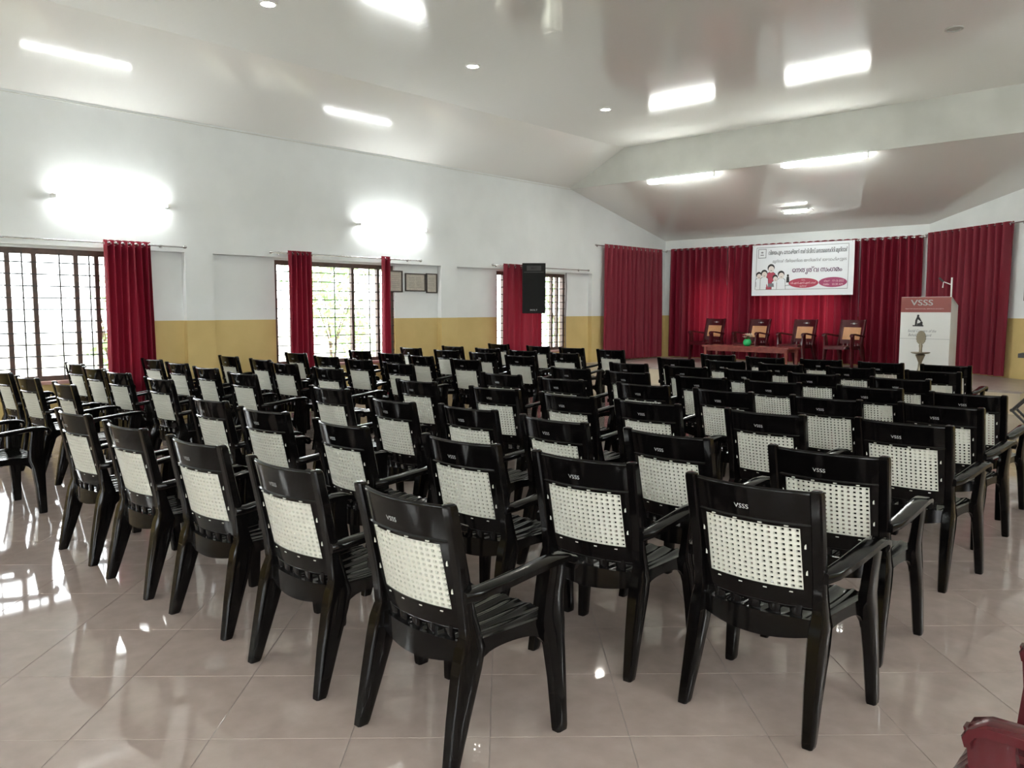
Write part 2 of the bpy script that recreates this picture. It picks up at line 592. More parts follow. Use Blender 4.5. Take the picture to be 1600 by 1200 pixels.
def window(idx, name, place, u0, u1, z0, z1, mulls, vbars, label, grille=True, sill=True):
    w = link(name, None)
    tag(w, label, None, None, 'structure')

    def bx(nm, a, b2, t0, t1, c, d, material):
        mb = MB()
        vs = [place(u, t, z) for z in (c, d) for t in (t0, t1) for u in (a, b2)]
        mb.add(vs, [(0, 2, 3, 1), (4, 5, 7, 6), (0, 1, 5, 4), (2, 6, 7, 3), (0, 4, 6, 2), (1, 3, 7, 5)])
        return mb.build(nm, material, w)
    fw = 0.06
    bx('frame_head', u0, u1, 0.14, 0.22, z1 - 0.07, z1, 'brown_wood')
    bx('frame_foot', u0, u1, 0.14, 0.22, z0, z0 + 0.06, 'brown_wood')
    bx('frame_jamb', u0, u0 + fw, 0.14, 0.22, z0 + 0.06, z1 - 0.07, 'brown_wood')
    bx('frame_jamb', u1 - fw, u1, 0.14, 0.22, z0 + 0.06, z1 - 0.07, 'brown_wood')
    for u in mulls:
        bx('mullion', u - 0.028, u + 0.028, 0.15, 0.21, z0 + 0.06, z1 - 0.07, 'brown_wood')
    edges = [u0 + fw] + [q for u in mulls for q in (u - 0.028, u + 0.028)] + [u1 - fw]
    for a, b2 in zip(edges[::2], edges[1::2]):
        bx('glass_pane', a, b2, 0.178, 0.182, z0 + 0.06, z1 - 0.07, 'window_glass')
    if grille:
        nb = 10
        for k in range(nb):
            z = z0 + 0.09 + (z1 - z0 - 0.19) * (k + 0.5) / nb
            bx('grille_bar', u0 + 0.01, u1 - 0.01, 0.115, 0.125, z - 0.007, z + 0.007, 'iron')
        for u in vbars:
            bx('grille_upright', u - 0.008, u + 0.008, 0.125, 0.135, z0 + 0.02, z1 - 0.05, 'iron')
    if sill:
        bx('window_sill', u0 - 0.03, u1 + 0.03, 0.02, 0.14, z0 - 0.04, z0, 'sill_stone')
    return w


WLAB = ['wide grilled window left of the left-most curtain', 'grilled window between two narrow maroon curtains', 'grilled window behind the black loudspeaker']
for k, (u0, u1, z0, z1) in enumerate(WIN_L):
    window(k, 'window_%d' % (k + 1), PL, u0, u1, z0, z1, MULL[k], VBAR[k], WLAB[k])
for k, (u0, u1, z0, z1) in enumerate(WIN_K):
    window(k, 'window_%d' % (k + 4), lambda u, t, z: (u, YK + t - 0.05, z), u0, u1, z0, z1, [(u0 + u1) / 2], [],
           ['narrower', 'wider'][k] + ' window hidden behind the stage curtain', False, False)
for k, (u0, u1, z0, z1) in enumerate(ADDED_WIN_R):
    window(k, 'window_%d' % (k + 6), lambda u, t, z: (XR + t - 0.05, u, z), u0, u1, z0, z1, [u0 + (u1 - u0) * q for q in (0.33, 0.67)], [],
           'plain window added out of view for daylight, right-hand wall near the rear corner', False, False)
d_ = link('added_door_1', None)
tag(d_, 'open doorway added for daylight in the unseen rear wall', None, None, 'structure')
MB().box(0.6, 0.67, YR - 0.2, YR - 0.05, 0, 2.4).build('door_jamb', 'brown_wood', d_)
MB().box(2.33, 2.4, YR - 0.2, YR - 0.05, 0, 2.4).build('door_jamb', 'brown_wood', d_)
MB().box(0.67, 2.33, YR - 0.2, YR - 0.05, 2.33, 2.4).build('door_head', 'brown_wood', d_)


def portal(loc, rot, sx, sy):
    ld = bpy.data.lights.new('window_portal', 'AREA')
    ld.shape = 'RECTANGLE'
    ld.size, ld.size_y = sx, sy
    ld.cycles.is_portal = True
    lo = bpy.data.objects.new('window_portal', ld)
    COL.objects.link(lo)
    lo.location = loc
    lo.rotation_euler = rot


for u0, u1, z0, z1 in WIN_L:
    portal((XL - 0.32, (u0 + u1) / 2, (z0 + z1) / 2), (PI / 2, 0, -PI / 2), u1 - u0, z1 - z0)
for u0, u1, z0, z1 in ADDED_WIN_R:
    portal((XR + 0.27, (u0 + u1) / 2, (z0 + z1) / 2), (PI / 2, 0, PI / 2), u1 - u0, z1 - z0)
for u0, u1, z0, z1 in ADDED_DOOR:
    portal(((u0 + u1) / 2, YR - 0.27, (z0 + z1) / 2), (PI / 2, 0, 0), u1 - u0, z1 - z0)
for u0, u1, z0, z1 in WIN_K:
    portal(((u0 + u1) / 2, YK + 0.24, (z0 + z1) / 2), (PI / 2, 0, PI), u1 - u0, z1 - z0)

# ------------------------------------------------------------------ chairs
POST_Y = lambda z: 0.105 * (0.91 - z) / 0.48
BY = lambda x, z: POST_Y(z) - 0.042 * (1 - (x / 0.222) ** 2)


def chair_meshes(body, cane, mark, seat_y=0.53, arm_f=1.0):
    """list of (part name, mesh, part label)"""
    P = []
    # back posts running down into the rear legs
    for s in (-1, 1):
        mb = MB()
        secs = []
        for x, y, z, hx, hy in ((0.248, -0.012, 0.0, 0.019, 0.023), (0.247, -0.008, 0.012, 0.021, 0.025), (0.240, 0.035, 0.18, 0.026, 0.040),
                                (0.236, 0.075, 0.33, 0.030, 0.052), (0.235, 0.092, 0.40, 0.029, 0.054), (0.234, 0.095, 0.45, 0.024, 0.036),
                                (0.236, 0.075, 0.55, 0.021, 0.026), (0.240, 0.030, 0.77, 0.021, 0.022), (0.242, 0.003, 0.895, 0.021, 0.021),
                                (0.242, 0.0, 0.907, 0.019, 0.019), (0.242, 0.0, 0.911, 0.014, 0.014)):
            secs.append(zsec(s * x, y, z, hx, hy, 0.3))
        mb.loft(secs)
        P.append(('rear_leg', mb.mesh('rear_leg', body, 40), None))
    # front legs running up to the arm
    for s in (-1, 1):
        mb = MB()
        secs = []
        for x, y, z, hx, hy in ((0.300, 0.475, 0.0, 0.018, 0.026), (0.299, 0.475, 0.012, 0.020, 0.028), (0.288, 0.470, 0.20, 0.023, 0.034),
                                (0.277, 0.464, 0.34, 0.025, 0.043), (0.272, 0.456, 0.40, 0.025, 0.056), (0.272, 0.455, 0.44, 0.023, 0.054),
                                (0.280, 0.455, 0.52, 0.020, 0.048), (0.285, 0.465, 0.60, 0.020, 0.046), (0.286, 0.468, 0.628, 0.020, 0.050)):
            secs.append(zsec(s * x, y, z, hx, hy, 0.3))
        mb.loft(secs)
        P.append(('front_leg', mb.mesh('front_leg', body, 40), None))
    # arms
    for s in (-1, 1):
        mb = MB()
        secs = []
        for x, y, z, hx, hz, t in ((0.255, 0.045, 0.594, 0.020, 0.020, 0.0), (0.268, 0.09, 0.600, 0.031, 0.017, 0.05), (0.279, 0.20, 0.612, 0.034, 0.015, 0.1),
                                   (0.287, 0.32, 0.628, 0.035, 0.014, 0.12), (0.290, 0.43, 0.640, 0.036, 0.014, 0.05), (0.291, 0.50, 0.640, 0.036, 0.014, -0.15),
                                   (0.291, 0.533, 0.630, 0.035, 0.014, -0.7), (0.290, 0.546, 0.610, 0.033, 0.012, -1.3), (0.289, 0.543, 0.590, 0.027, 0.009, -1.5)):
            secs.append(ysec(s * x, y if y < 0.3 else 0.3 + (y - 0.3) * arm_f, z, hx, hz, t))
        mb.loft(secs)
        P.append(('armrest', mb.mesh('armrest', body, 60), None))
    # backrest frame with opening
    xs = [-0.222, -0.204, -0.183, -0.16, -0.12, -0.08, -0.04, 0, 0.04, 0.08, 0.12, 0.16, 0.183, 0.204, 0.222]
    zs = [0.458, 0.49, 0.532, 0.59, 0.65, 0.71, 0.765, 0.785, 0.82, 0.86, 0.893]
    mb = MB()
    mb.slab(xs, zs, lambda i, j: 2 <= i <= 11 and 2 <= j <= 5, BY, 0.020)
    mb.tube([(x, BY(x, 0.893), 0.893) for x in xs], 0.0105, 8)
    mb.tube([(x, BY(x, 0.778) - 0.008, 0.778) for x in xs], 0.007, 6)
    mb.tube([(x, BY(x, 0.462), 0.462) for x in xs], 0.011, 6)
    P.append(('backrest_frame', mb.mesh('backrest_frame', body, 45), None))
    # perforated cane-look panel with its clip tabs
    nx, nz_ = 15, 12
    X0, Z0, W, H = -0.183, 0.532, 0.366, 0.233
    cw, ch = W / nx, H / nz_
    xs = [X0]
    for i in range(nx):
        xs += [X0 + cw * (i + 0.25), X0 + cw * (i + 0.75)]
    xs.append(X0 + W)
    zs = [Z0]
    for j in range(nz_):
        zs += [Z0 + ch * (j + 0.25), Z0 + ch * (j + 0.75)]
    zs.append(Z0 + H)
    mb = MB()
    mb.slab(xs, zs, lambda i, j: i % 2 == 1 and j % 2 == 1, BY, 0.010)
    for x in (-0.14, -0.048, 0.048, 0.14):
        for z in (0.772, 0.519):
            y = BY(x, z) - 0.0165 if z > 0.7 else BY(x, z) - 0.011
            mb.box(x - 0.007, x + 0.007, y, y + 0.008, z - 0.002, z + 0.002)
    for s in (-1, 1):
        for z in (0.60, 0.70):
            y = BY(s * 0.197, z) - 0.0115
            mb.box(s * 0.197 - 0.003, s * 0.197 + 0.003, y, y + 0.008, z - 0.009, z + 0.009)
    P.append(('cane_panel', mb.mesh('cane_panel', cane), 'perforated woven-look panel'))
    # spindles between backrest and seat
    for x in (-0.15, -0.075, 0.0, 0.075, 0.15):
        mb = MB()
        secs = [zsec(x, BY(x, 0.46) + 0.004 - 0.004 * k / 4, 0.40 + 0.07 * k / 4, 0.020 + 0.005 * abs(k - 2) / 2, 0.010, 0.4) for k in range(5)]
        mb.loft(secs)
        P.append(('back_spindle', mb.mesh('back_spindle', body, 50), None))
    # seat: ridged pan, rolled front lip, side aprons with arches, curved rear apron
    mb = MB()
    nxs, nys = 41, 12
    top = []
    for j in range(nys + 1):
        v = j / nys
        y = 0.075 + (seat_y - 0.075) * v
        hw = 0.222 + 0.022 * math.sin(min(1, v * 1.2) * PI / 2)
        if v > 0.85:
            hw -= 0.03 * ((v - 0.85) / 0.15) ** 2
        row = []
        for i in range(nxs + 1):
            u = i / nxs * 2 - 1
            z = 0.418 + 0.012 * v - 0.012 * (1 - u * u) * math.sin(PI * min(1, v * 1.15) if v < 0.87 else PI)
            ridge = 0.005 * (1 - abs(math.sin(u * 3.5 * PI)) ** 0.7 * 2)
            z += ridge * (1 if 0.08 < v < 0.92 else 0.2)
            if v > 0.9:
                z -= 0.06 * ((v - 0.9) / 0.1) ** 2
            yb = y - (0.034 * (1 - u * u) if v < 0.15 else 0)
            row.append((u * hw, yb, z))
        top.append(row)
    k = nxs + 1
    vs = [p for row in top for p in row] + [(p[0], p[1], p[2] - 0.012) for row in top for p in row]
    o2 = len(top) * k
    fs = []
    for j in range(nys):
        for i in range(nxs):
            a = j * k + i
            fs.append((a, a + 1, a + k + 1, a + k))
            fs.append((o2 + a, o2 + a + k, o2 + a + k + 1, o2 + a + 1))
    for i in range(nxs):
        fs.append((i, o2 + i, o2 + i + 1, i + 1))
        a = nys * k + i
        fs.append((a, a + 1, o2 + a + 1, o2 + a))
    for j in range(nys):
        a = j * k
        fs.append((a, a + k, o2 + a + k, o2 + a))
        a = j * k + nxs
        fs.append((a, o2 + a, o2 + a + k, a + k))
    mb.add(vs, fs)
    # side aprons
    for s in (-1, 1):
        n_ = 14
        outer, inner = [], []
        for q in range(n_ + 1):
            v = q / n_
            y = 0.10 + 0.35 * v
            x = 0.234 + 0.034 * v
            arch = 0.36 + 0.022 * math.sin(PI * v) - 0.085 * (2 * v - 1) ** 6
            outer.append((s * x, y, 0.424 + 0.006 * v, arch))
        vs = []
        for dx in (0.004, -0.012):
            for x, y, zt, zb in outer:
                vs += [(x + s * dx, y, zt), (x + s * dx, y, zb)]
        h2 = 2 * (n_ + 1)
        fs = []
        for q in range(n_):
            a = 2 * q
            fs += [(a, a + 1, a + 3, a + 2), (h2 + a, h2 + a + 2, h2 + a + 3, h2 + a + 1), (a, a + 2, h2 + a + 2, h2 + a), (a + 1, h2 + a + 1, h2 + a + 3, a + 3)]
        mb.add(vs, fs)
    # rear apron
    n_ = 14
    vs = []
    for t in (-0.008, 0.008):
        for q in range(n_ + 1):
            u = q / n_ * 2 - 1
            x = 0.226 * u
            y = 0.086 - 0.042 * (1 - u * u) + t
            vs += [(x, y, 0.424), (x, y - 0.004, 0.335 + 0.03 * u * u)]
    h2 = 2 * (n_ + 1)
    fs = []
    for q in range(n_):
        a = 2 * q
        fs += [(a, a + 2, a + 3, a + 1), (h2 + a, h2 + a + 1, h2 + a + 3, h2 + a + 2), (a, h2 + a, h2 + a + 2, a + 2), (a + 1, a + 3, h2 + a + 3, h2 + a + 1)]
    mb.add(vs, fs)
    P.append(('seat', mb.mesh('seat', body, 50), None))
    mb = MB()
    if mark == 'lettering':
        vs, fs = text_polys('VSSS', 0.056, 0.0165, 0.0)
        cx, cz = -0.02, 0.822
        mb.add([(cx + x, BY(cx + x, cz + z) - 0.0112, cz + z) for x, z in vs], fs)
        P.append(('lettering', mb.mesh('lettering', 'white_print'), 'white letters VSSS'))
    else:
        for e in ((0, 0.035, 0.014), (0.058, 0.008, 0.006), (-0.058, 0.008, 0.006)):
            pts = ellipse(e[0], 0.835, e[1], e[2], 16)
            mb.add([(x, BY(x, z) + 0.0115, z) for x, z in pts], [tuple(reversed(range(16)))])
        P.append(('emblem', mb.mesh('emblem', 'white_print'), 'small white oval emblem'))
    return P


def place_chair(parts, name, label, group, x, y, z, rz, cat='chair', sc=1.0):
    t = thing(name, label, cat, (x, y, z), rz, group)
    t.scale = (sc, sc, sc)
    for nm, me, lb in parts:
        o = link(nm, me, t)
        if nm == 'backrest_frame':
            fr_ = o
        if nm in ('lettering', 'emblem'):
            o.parent = fr_
        if lb:
            o['label'] = lb
    return t


BLACK = chair_meshes('black_plastic', 'white_plastic', 'lettering')
MAROON = chair_meshes('maroon_plastic', 'tan_plastic', 'emblem', 0.60, 0.84)

RIGHT = [
    [(-5.29, 1.8, 0), (-4.48, 1.78, 0), (-3.69, 1.79, 2), (-2.88, 1.76, 0), (-2.10, 1.74, -2)],
    [(-5.35, 2.7, 0), (-4.53, 2.64, 3), (-3.68, 2.61, -3), (-2.79, 2.67, 0), (-2.07, 2.7, 4), (-1.31, 2.71, 0)],
    [(-5.42, 3.75, 0), (-4.37, 3.53, -3), (-3.68, 3.59, 0), (-2.93, 3.54, -4), (-2.16, 3.51, -3), (-1.36, 3.54, 3)],
    [(-5.40, 4.64, 0), (-4.44, 4.63, 3), (-3.69, 4.62, -1), (-3.0, 4.62, 0), (-2.17, 4.64, -1), (-1.41, 4.75, -2)],
    [(-5.36, 5.69, 0), (-4.59, 5.65, -1), (-3.74, 5.69, -2), (-3.0, 5.68, -3), (-2.21, 5.69, -3), (-1.48, 5.74, -3)],
    [(-5.35, 6.75, 0), (-4.6, 6.72, -1), (-3.76, 6.69, 0), (-3.06, 6.69, -2), (-2.26, 6.72, -3), (-1.54, 6.67, -1)],
    [(-5.33, 7.81, 1), (-4.56, 7.78, 0), (-3.84, 7.79, 0), (-3.15, 7.79, -2), (-2.34, 7.74, -3)],
    [(-5.39, 8.95, 0), (-4.71, 8.96, -1), (-3.98, 8.89, 2), (-3.19, 8.87, -2), (-2.37, 8.87, 1)],
    [(-5.42, 10.1, -1), (-4.68, 9.98, 1), (-3.95, 9.99, 1), (-3.22, 9.93, -2), (-2.52, 9.92, 1)],
]
LEFT = [
    [(-6.95, 1.55, 0)],
    [(-9.20, 2.50, 0), (-8.3, 2.45, 2), (-7.37, 2.45, -2)],
    [(-10.03, 3.46, 1), (-9.10, 3.33, 2), (-8.32, 3.26, 3), (-7.28, 3.21, 1)],
    [(-10.17, 4.41, 2), (-9.23, 4.29, 1), (-8.28, 4.16, 0), (-7.28, 4.03, 0)],
    [(-10.06, 5.38, -2), (-9.12, 5.30, -3), (-8.28, 5.11, 2), (-7.25, 5.0, 1)],
    [(-10.08, 6.42, 0), (-9.06, 6.23, 1), (-8.21, 6.12, 1), (-7.26, 5.98, 0)],
    [(-9.92, 7.42, -1), (-9.03, 7.29, 0), (-8.24, 7.17, -3), (-7.24, 7.03, 1)],
    [(-10.04, 8.53, -2), (-9.07, 8.41, 2), (-8.19, 8.3, 0), (-7.26, 8.07, 1)],
    [(-9.94, 9.36, -2), (-9.0, 9.24, 2), (-8.14, 9.12, 3), (-7.25, 9.01, 0)],
    [(-9.99, 10.54, -2), (-8.95, 10.41, -2), (-8.13, 10.29, -2), (-7.29, 10.19, -1)],
]
ORD = ['first', 'second', 'third', 'fourth', 'fifth', 'sixth', 'seventh', 'eighth', 'ninth', 'tenth']
GRP = 'black armchairs set out in rows facing the stage'
for r, row in enumerate(RIGHT):
    for c, (x, y, a) in enumerate(row):
        place_chair(BLACK, 'plastic_armchair', 'black armchair in the right block, %s row from the camera, %s seat from the aisle' % (ORD[r], ORD[c]),
                    GRP, x, y, 0, R(a))
for r, row in enumerate(LEFT):
    for c, (x, y, a) in enumerate(row):
        place_chair(BLACK, 'plastic_armchair', 'black armchair in the window-side block, %s row from the camera, %s seat from the aisle' % (ORD[r], ORD[len(row) - 1 - c]),
                    GRP, x, y, 0, R(a))

# maroon chair cut off by the frame in the right foreground
place_chair(MAROON, 'plastic_armchair', 'glossy maroon plastic armchair cut off at the bottom right corner', None, 0.105, 2.20, 0, R(90))
# four maroon chairs on the stage, facing the audience
for k, (x, lab) in enumerate(((-9.10, 'maroon armchair on the stage nearest the left curtain'), (-8.02, 'maroon armchair on the stage behind the green flower pot'),
                              (-7.00, 'maroon armchair on the stage by the right end of the low table'), (-6.02, 'maroon armchair on the stage nearest the lectern'))):
    place_chair(MAROON, 'plastic_armchair', lab, 'maroon armchairs on the stage', x, 16.85, ZS, R(180 - 13), sc=1.07)


# ------------------------------------------------------------------ curtains and rods
def curtain(name, label, p0, p1, z0, z1, pleats, amp, group=None, flare=0.0, seed=0, eyelets=True, rod=None):
    rnd = random.Random(seed)
    p0, p1 = Vector(p0), Vector(p1)
    d = p1 - p0
    L = d.length
    d.normalize()
    nrm = Vector((d.y, -d.x))
    per = 10
    nu, nv = pleats * per, 14
    ph = [rnd.uniform(-0.5, 0.5) for _ in range(pleats + 2)]
    am = [rnd.uniform(0.65, 1.25) for _ in range(pleats + 2)]
    t = thing(name, label, 'curtain', (p0.x, p0.y, 0), 0, group)
    mb = MB()
    vs, fs = [], []
    for j in range(nv + 1):
        v = j / nv
        z = z1 + (z0 - z1) * v
        for i in range(nu + 1):
            u = i / nu
            q = u * pleats
            k = min(int(q), pleats - 1)
            f2 = q - k
            irr = min(1.0, v * 2.2)
            a = amp * 1.35 * (1 + irr * ((am[k] * (1 - f2) + am[k + 1] * f2) - 1))
            off = a * math.sin(2 * PI * q + irr * 0.8 * (ph[k] * (1 - f2) + ph[k + 1] * f2)) + irr * 0.25 * amp * math.sin(2 * PI * q * 2.3 + 1.7)
            w = L * (1 + flare * v)
            s = (u - 0.5) * w + L / 2 + irr * 0.012 * math.sin(9 * u + seed)
            p = d * s + nrm * off
            vs.append((p.x, p.y, z + 0.006 * math.cos(4 * PI * q) * (j == 0)))
    k = nu + 1
    for j in range(nv):
        for i in range(nu):
            a = j * k + i
            fs.append((a, a + 1, a + k + 1, a + k))
    mb.add(vs, fs)
    cl = mb.build('curtain_cloth', 'curtain_cloth', t, 60)
    if eyelets:
        mb = MB()
        for q in range(pleats * 2):
            u = (q + 0.5) / (pleats * 2)
            c = d * (u * L)
            side = d * 0.6 + nrm * (1 if q % 2 else -1) * 0.8
            side.normalize()
            ring = []
            for a in range(10):
                an = 2 * PI * a / 10
                ring.append((c.x + side.x * 0.026 * math.cos(an), c.y + side.y * 0.026 * math.cos(an), z1 - 0.045 + 0.026 * math.sin(an)))
            mb.tube(ring, 0.006, 5, closed=True)
        tag(mb.build('eyelet_ring', 'steel', cl, 60), 'steel eyelet rings', kind='stuff')
    return t


def rod(label, p0, p1, z, wall_n):
    p0, p1 = Vector((*p0, z)), Vector((*p1, z))
    t = thing('curtain_rod', label, 'curtain rod', p0)
    v = p1 - p0
    pole = MB().tube([(0, 0, 0), v], 0.011, 8).build('pole', 'steel', t, 60)
    dn = v.normalized()
    for c, s in ((Vector((0, 0, 0)), -1), (v, 1)):
        mb = MB()
        prof = [(0.0, 0.012), (0.01, 0.02), (0.03, 0.024), (0.05, 0.016), (0.058, 0.004)]
        mb.tube([c + dn * (s * q[0]) for q in prof], [q[1] for q in prof], 10)
        mb.build('finial', 'steel', pole, 60)
    wn = Vector((*wall_n, 0))
    for fq in (0.06, 0.94):
        c = v * fq
        mb = MB()
        mb.tube([c, c + wn * 0.118], 0.008, 6)
        mb.tube([c + wn * 0.112, c + wn * 0.119], 0.026, 10)
        mb.build('rod_bracket', 'steel', t, 60)


RX = XL + 0.12
rod('curtain rod above the widest window at the left edge', (RX, 1.0), (RX, 5.16), 2.365, (-1, 0))
rod('curtain rod above the middle window with two curtains', (RX, 6.52), (RX, 9.38), 2.365, (-1, 0))
rod('curtain rod above the window behind the loudspeaker', (RX, 11.25), (RX, 14.2), 2.365, (-1, 0))
rod('curtain rod over the left side curtain of the stage', (RX, 14.52), (RX, 17.35), 2.93, (-1, 0))
rod('long curtain rod along the stage back wall', (-10.75, YK - 0.12), (-4.9, YK - 0.12), 2.95, (0, 1))
nx_, ny_ = -DY, DX          # outward from the room for the splayed wall
ip = lambda s, q: (AX + DX * s - nx_ * q, AY + DY * s - ny_ * q)
rod('curtain rod on the angled wall right of the lectern', ip(0.1, 0.12), ip(2.62, 0.12), 2.98, (nx_, ny_))

curtain('window_curtain', 'wide dark maroon curtain at the right of the left-most window', (RX, 4.13), (RX, 4.72), 0.06, 2.40, 7, 0.05, 'window curtains', 0.10, 1)
curtain('window_curtain', 'maroon curtain across the left part of the middle window', (RX, 6.78), (RX, 7.20), 0.06, 2.40, 5, 0.055, 'window curtains', 0.12, 2)
curtain('window_curtain', 'narrow maroon curtain beside the framed pictures', (RX, 8.55), (RX, 8.74), 0.06, 2.40, 2, 0.055, 'window curtains', 0.25, 3)
curtain('window_curtain', 'bright red curtain partly hidden by the hanging loudspeaker', (RX, 11.52), (RX, 12.62), 0.06, 2.40, 6, 0.05, 'window curtains', 0.0, 4)
curtain('stage_curtain', 'maroon curtain on the left side wall of the stage', (RX, 14.82), (RX, 17.2), ZS + 0.03, 2.965, 13, 0.05, 'stage curtains', 0.03, 5)
BYC = YK - 0.12
for k, (a, b2, lab) in enumerate(((-10.66, -9.16, 'first maroon curtain of the stage back wall from the left'), (-9.13, -7.62, 'stage back wall curtain running behind the left half of the banner'),
                                  (-7.59, -6.16, 'stage back wall curtain running behind the right half of the banner'), (-6.13, -4.93, 'stage back wall curtain between banner and lectern'))):
    curtain('stage_curtain', lab, (a, BYC), (b2, BYC), ZS + 0.03, 2.985, 9 if k < 3 else 8, 0.05, 'stage curtains', 0.02, 10 + k)
curtain('stage_curtain', 'maroon curtain on the angled wall right of the lectern', ip(0.18, 0.12), ip(2.34, 0.12), ZS + 0.03, 3.01, 12, 0.05, 'stage curtains', -0.04, 20)


# ------------------------------------------------------------------ lights
def tube_light(label, p0, p1, wall_n, group, batten=False, fat=1.0):
    p0, p1 = Vector(p0), Vector(p1)
    c = (p0 + p1) / 2
    t = thing('tube_light', label, 'tube light', c, 0, group)
    d = (p1 - p0) / 2
    dn = d.normalized()
    wn = Vector(wall_n)
    side = dn.cross(wn).normalized()
    M = Matrix((dn, side, wn)).transposed().to_4x4()
    L = d.length
    bw = 0.04 if batten else 0.012
    MB().box(-L, L, -bw, bw, 0.05, 0.085, M).build('batten', 'fixture_white', t)
    if batten:
        MB().box(-L + 0.03, L - 0.03, -0.045, 0.045, -0.03, 0.04, M).build('diffuser', 'batten_glow', t)
    else:
        MB().tube([-d * 0.97, d * 0.97], 0.016 * fat, 10).build('tube', 'tube_glow', t, 60)
    for s in (-1, 1):
        MB().box(s * L - 0.02, s * L + 0.02, -0.022, 0.022, -0.02, 0.085, M).build('end_cap', 'fixture_white', t)
    return t


TX = XL + 0.09
tube_light('glowing wall tube light above the left-most window', (TX, 3.60, 2.90), (TX, 5.00, 2.90), (-1, 0, 0), 'wall tube lights')
tube_light('glowing wall tube light above the middle window', (TX, 8.15, 2.90), (TX, 9.58, 2.90), (-1, 0, 0), 'wall tube lights')
tube_light('left tube light under the fascia beam', (-8.92, YB - 0.06, 3.985), (-7.52, YB - 0.06, 3.985), (0, 0, 1), 'beam tube lights', True)
tube_light('right tube light under the fascia beam', (-6.20, YB - 0.06, 3.985), (-4.78, YB - 0.06, 3.985), (0, 0, 1), 'beam tube lights', True)
for y, lab in ((-2.2, 'beside the rear corner'), (1.4, 'level with the camera'), (5.0, 'level with the fifth row of chairs'), (8.6, 'level with the eighth row of chairs'), (11.6, 'beside the stage front')):  # unseen right-wall tubes, added to brighten the hall
    tube_light('added unseen tube light high on the right-hand wall ' + lab, (XR - 0.09, y, 3.2), (XR - 0.09, y + 1.5, 3.2), (1, 0, 0), 'wall tube lights', False, 2.2)
for x, lab in ((-9.6, 'at the window-side corner'), (-6.8, 'behind the aisle'), (-4.0, 'behind the right block of chairs'), (-1.2, 'directly behind the camera'), (1.2, 'above the doorway')):  # rear-wall tubes out of view, added for brightness and stageward shadows
    tube_light('added unseen tube light high on the rear wall ' + lab, (x - 0.75, YR + 0.09, 3.2), (x + 0.75, YR + 0.09, 3.2), (0, -1, 0), 'wall tube lights', False, 2.2)
# small batten on the stage ceiling
zc = lambda y: ZW + (ZK - ZW) * (y - YB) / (YK - YB)
t = thing('ceiling_lamp', 'small bright lamp on the stage ceiling above the banner', 'ceiling lamp', (-6.95, 16.0, zc(16.0)))
MB().box(-0.26, 0.26, -0.05, 0.05, -0.03, -0.005).build('base_plate', 'fixture_white', t)
MB().tube([(-0.21, 0, -0.055), (0.21, 0, -0.055)], 0.035, 10).build('bulb', 'batten_glow', t, 60)
MB().tube([(0.26, 0, -0.02), (0.33, 0.02, -0.03), (0.37, 0.03, -0.06)], 0.005, 5).build('wire', 'cable', t)

for k, (x, y, lit, lab) in enumerate(((-7.89, 4.80, 1, 'lit recessed downlight at the top edge of the photograph'), (-7.86, 7.81, 1, 'lit recessed downlight in the middle of the ceiling row'),
                                     (-7.94, 10.9, 1, 'lit recessed downlight closest to the fascia beam'), (-2.77, 10.56, 0, 'unlit recessed downlight at the upper right of the ceiling'))):
    t = thing('downlight', lab, 'downlight', (x, y, ZC), 0, 'recessed ceiling downlights')
    MB().lathe([(0.10, 0.0), (0.10, -0.012), (0.075, -0.018), (0.068, -0.004), (0.068, 0.0)], seg=20).build('trim_ring', 'fixture_white' if lit else 'dead_lamp', t, 40)
    MB().lathe([(0.066, -0.002), (0.06, -0.01), (0.03, -0.014), (0.002, -0.015)], seg=16).build('lamp_lens', 'downlight_glow' if lit else 'dead_lamp', t, 60)

# ------------------------------------------------------------------ banner
BW, BH = 2.25, 1.12
ban = thing('banner', 'white printed banner with lettering and red ovals hanging over the stage curtain', 'banner', (-7.305, 17.2, 2.385))
sx = lambda s: (s - 0.5) * BW
sz = lambda q: (0.5 - q) * BH
mb = MB()
nxg, nzg = 24, 10
wob = lambda x, z: 0.012 * math.sin(3.1 * x) + 0.006 * math.sin(5 * z + x)
mb.slab([sx(i / nxg) for i in range(nxg + 1)], [sz(1 - j / nzg) for j in range(nzg + 1)], lambda i, j: False, wob, 0.003)
sheet = mb.build('vinyl_sheet', 'banner_vinyl', ban, 60)
YF = lambda x, z: wob(x, z) - 0.005


def bprint(name, material, polys, lift=0.0):
    mb = MB()
    for pts in polys:
        mb.add([(x, YF(x, z) - lift, z) for x, z in pts], [tuple(range(len(pts)))])
    return mb.build(name, material, sheet)


def strip(x0, x1, z0, z1):
    k = 12
    if abs(x1 - x0) > abs(z1 - z0):
        return [[(x0 + (x1 - x0) * i / k, z0), (x0 + (x1 - x0) * (i + 1) / k, z0), (x0 + (x1 - x0) * (i + 1) / k, z1), (x0 + (x1 - x0) * i / k, z1)] for i in range(k)]
    return [[(x0, z0 + (z1 - z0) * i / k), (x1, z0 + (z1 - z0) * i / k), (x1, z0 + (z1 - z0) * (i + 1) / k), (x0, z0 + (z1 - z0) * (i + 1) / k)] for i in range(k)]


def outline(x0, x1, z0, z1, w):
    return strip(x0, x1, z1 - w, z1) + strip(x0, x1, z0, z0 + w) + strip(x0, x0 + w, z0 + w, z1 - w) + strip(x1 - w, x1, z0 + w, z1 - w)


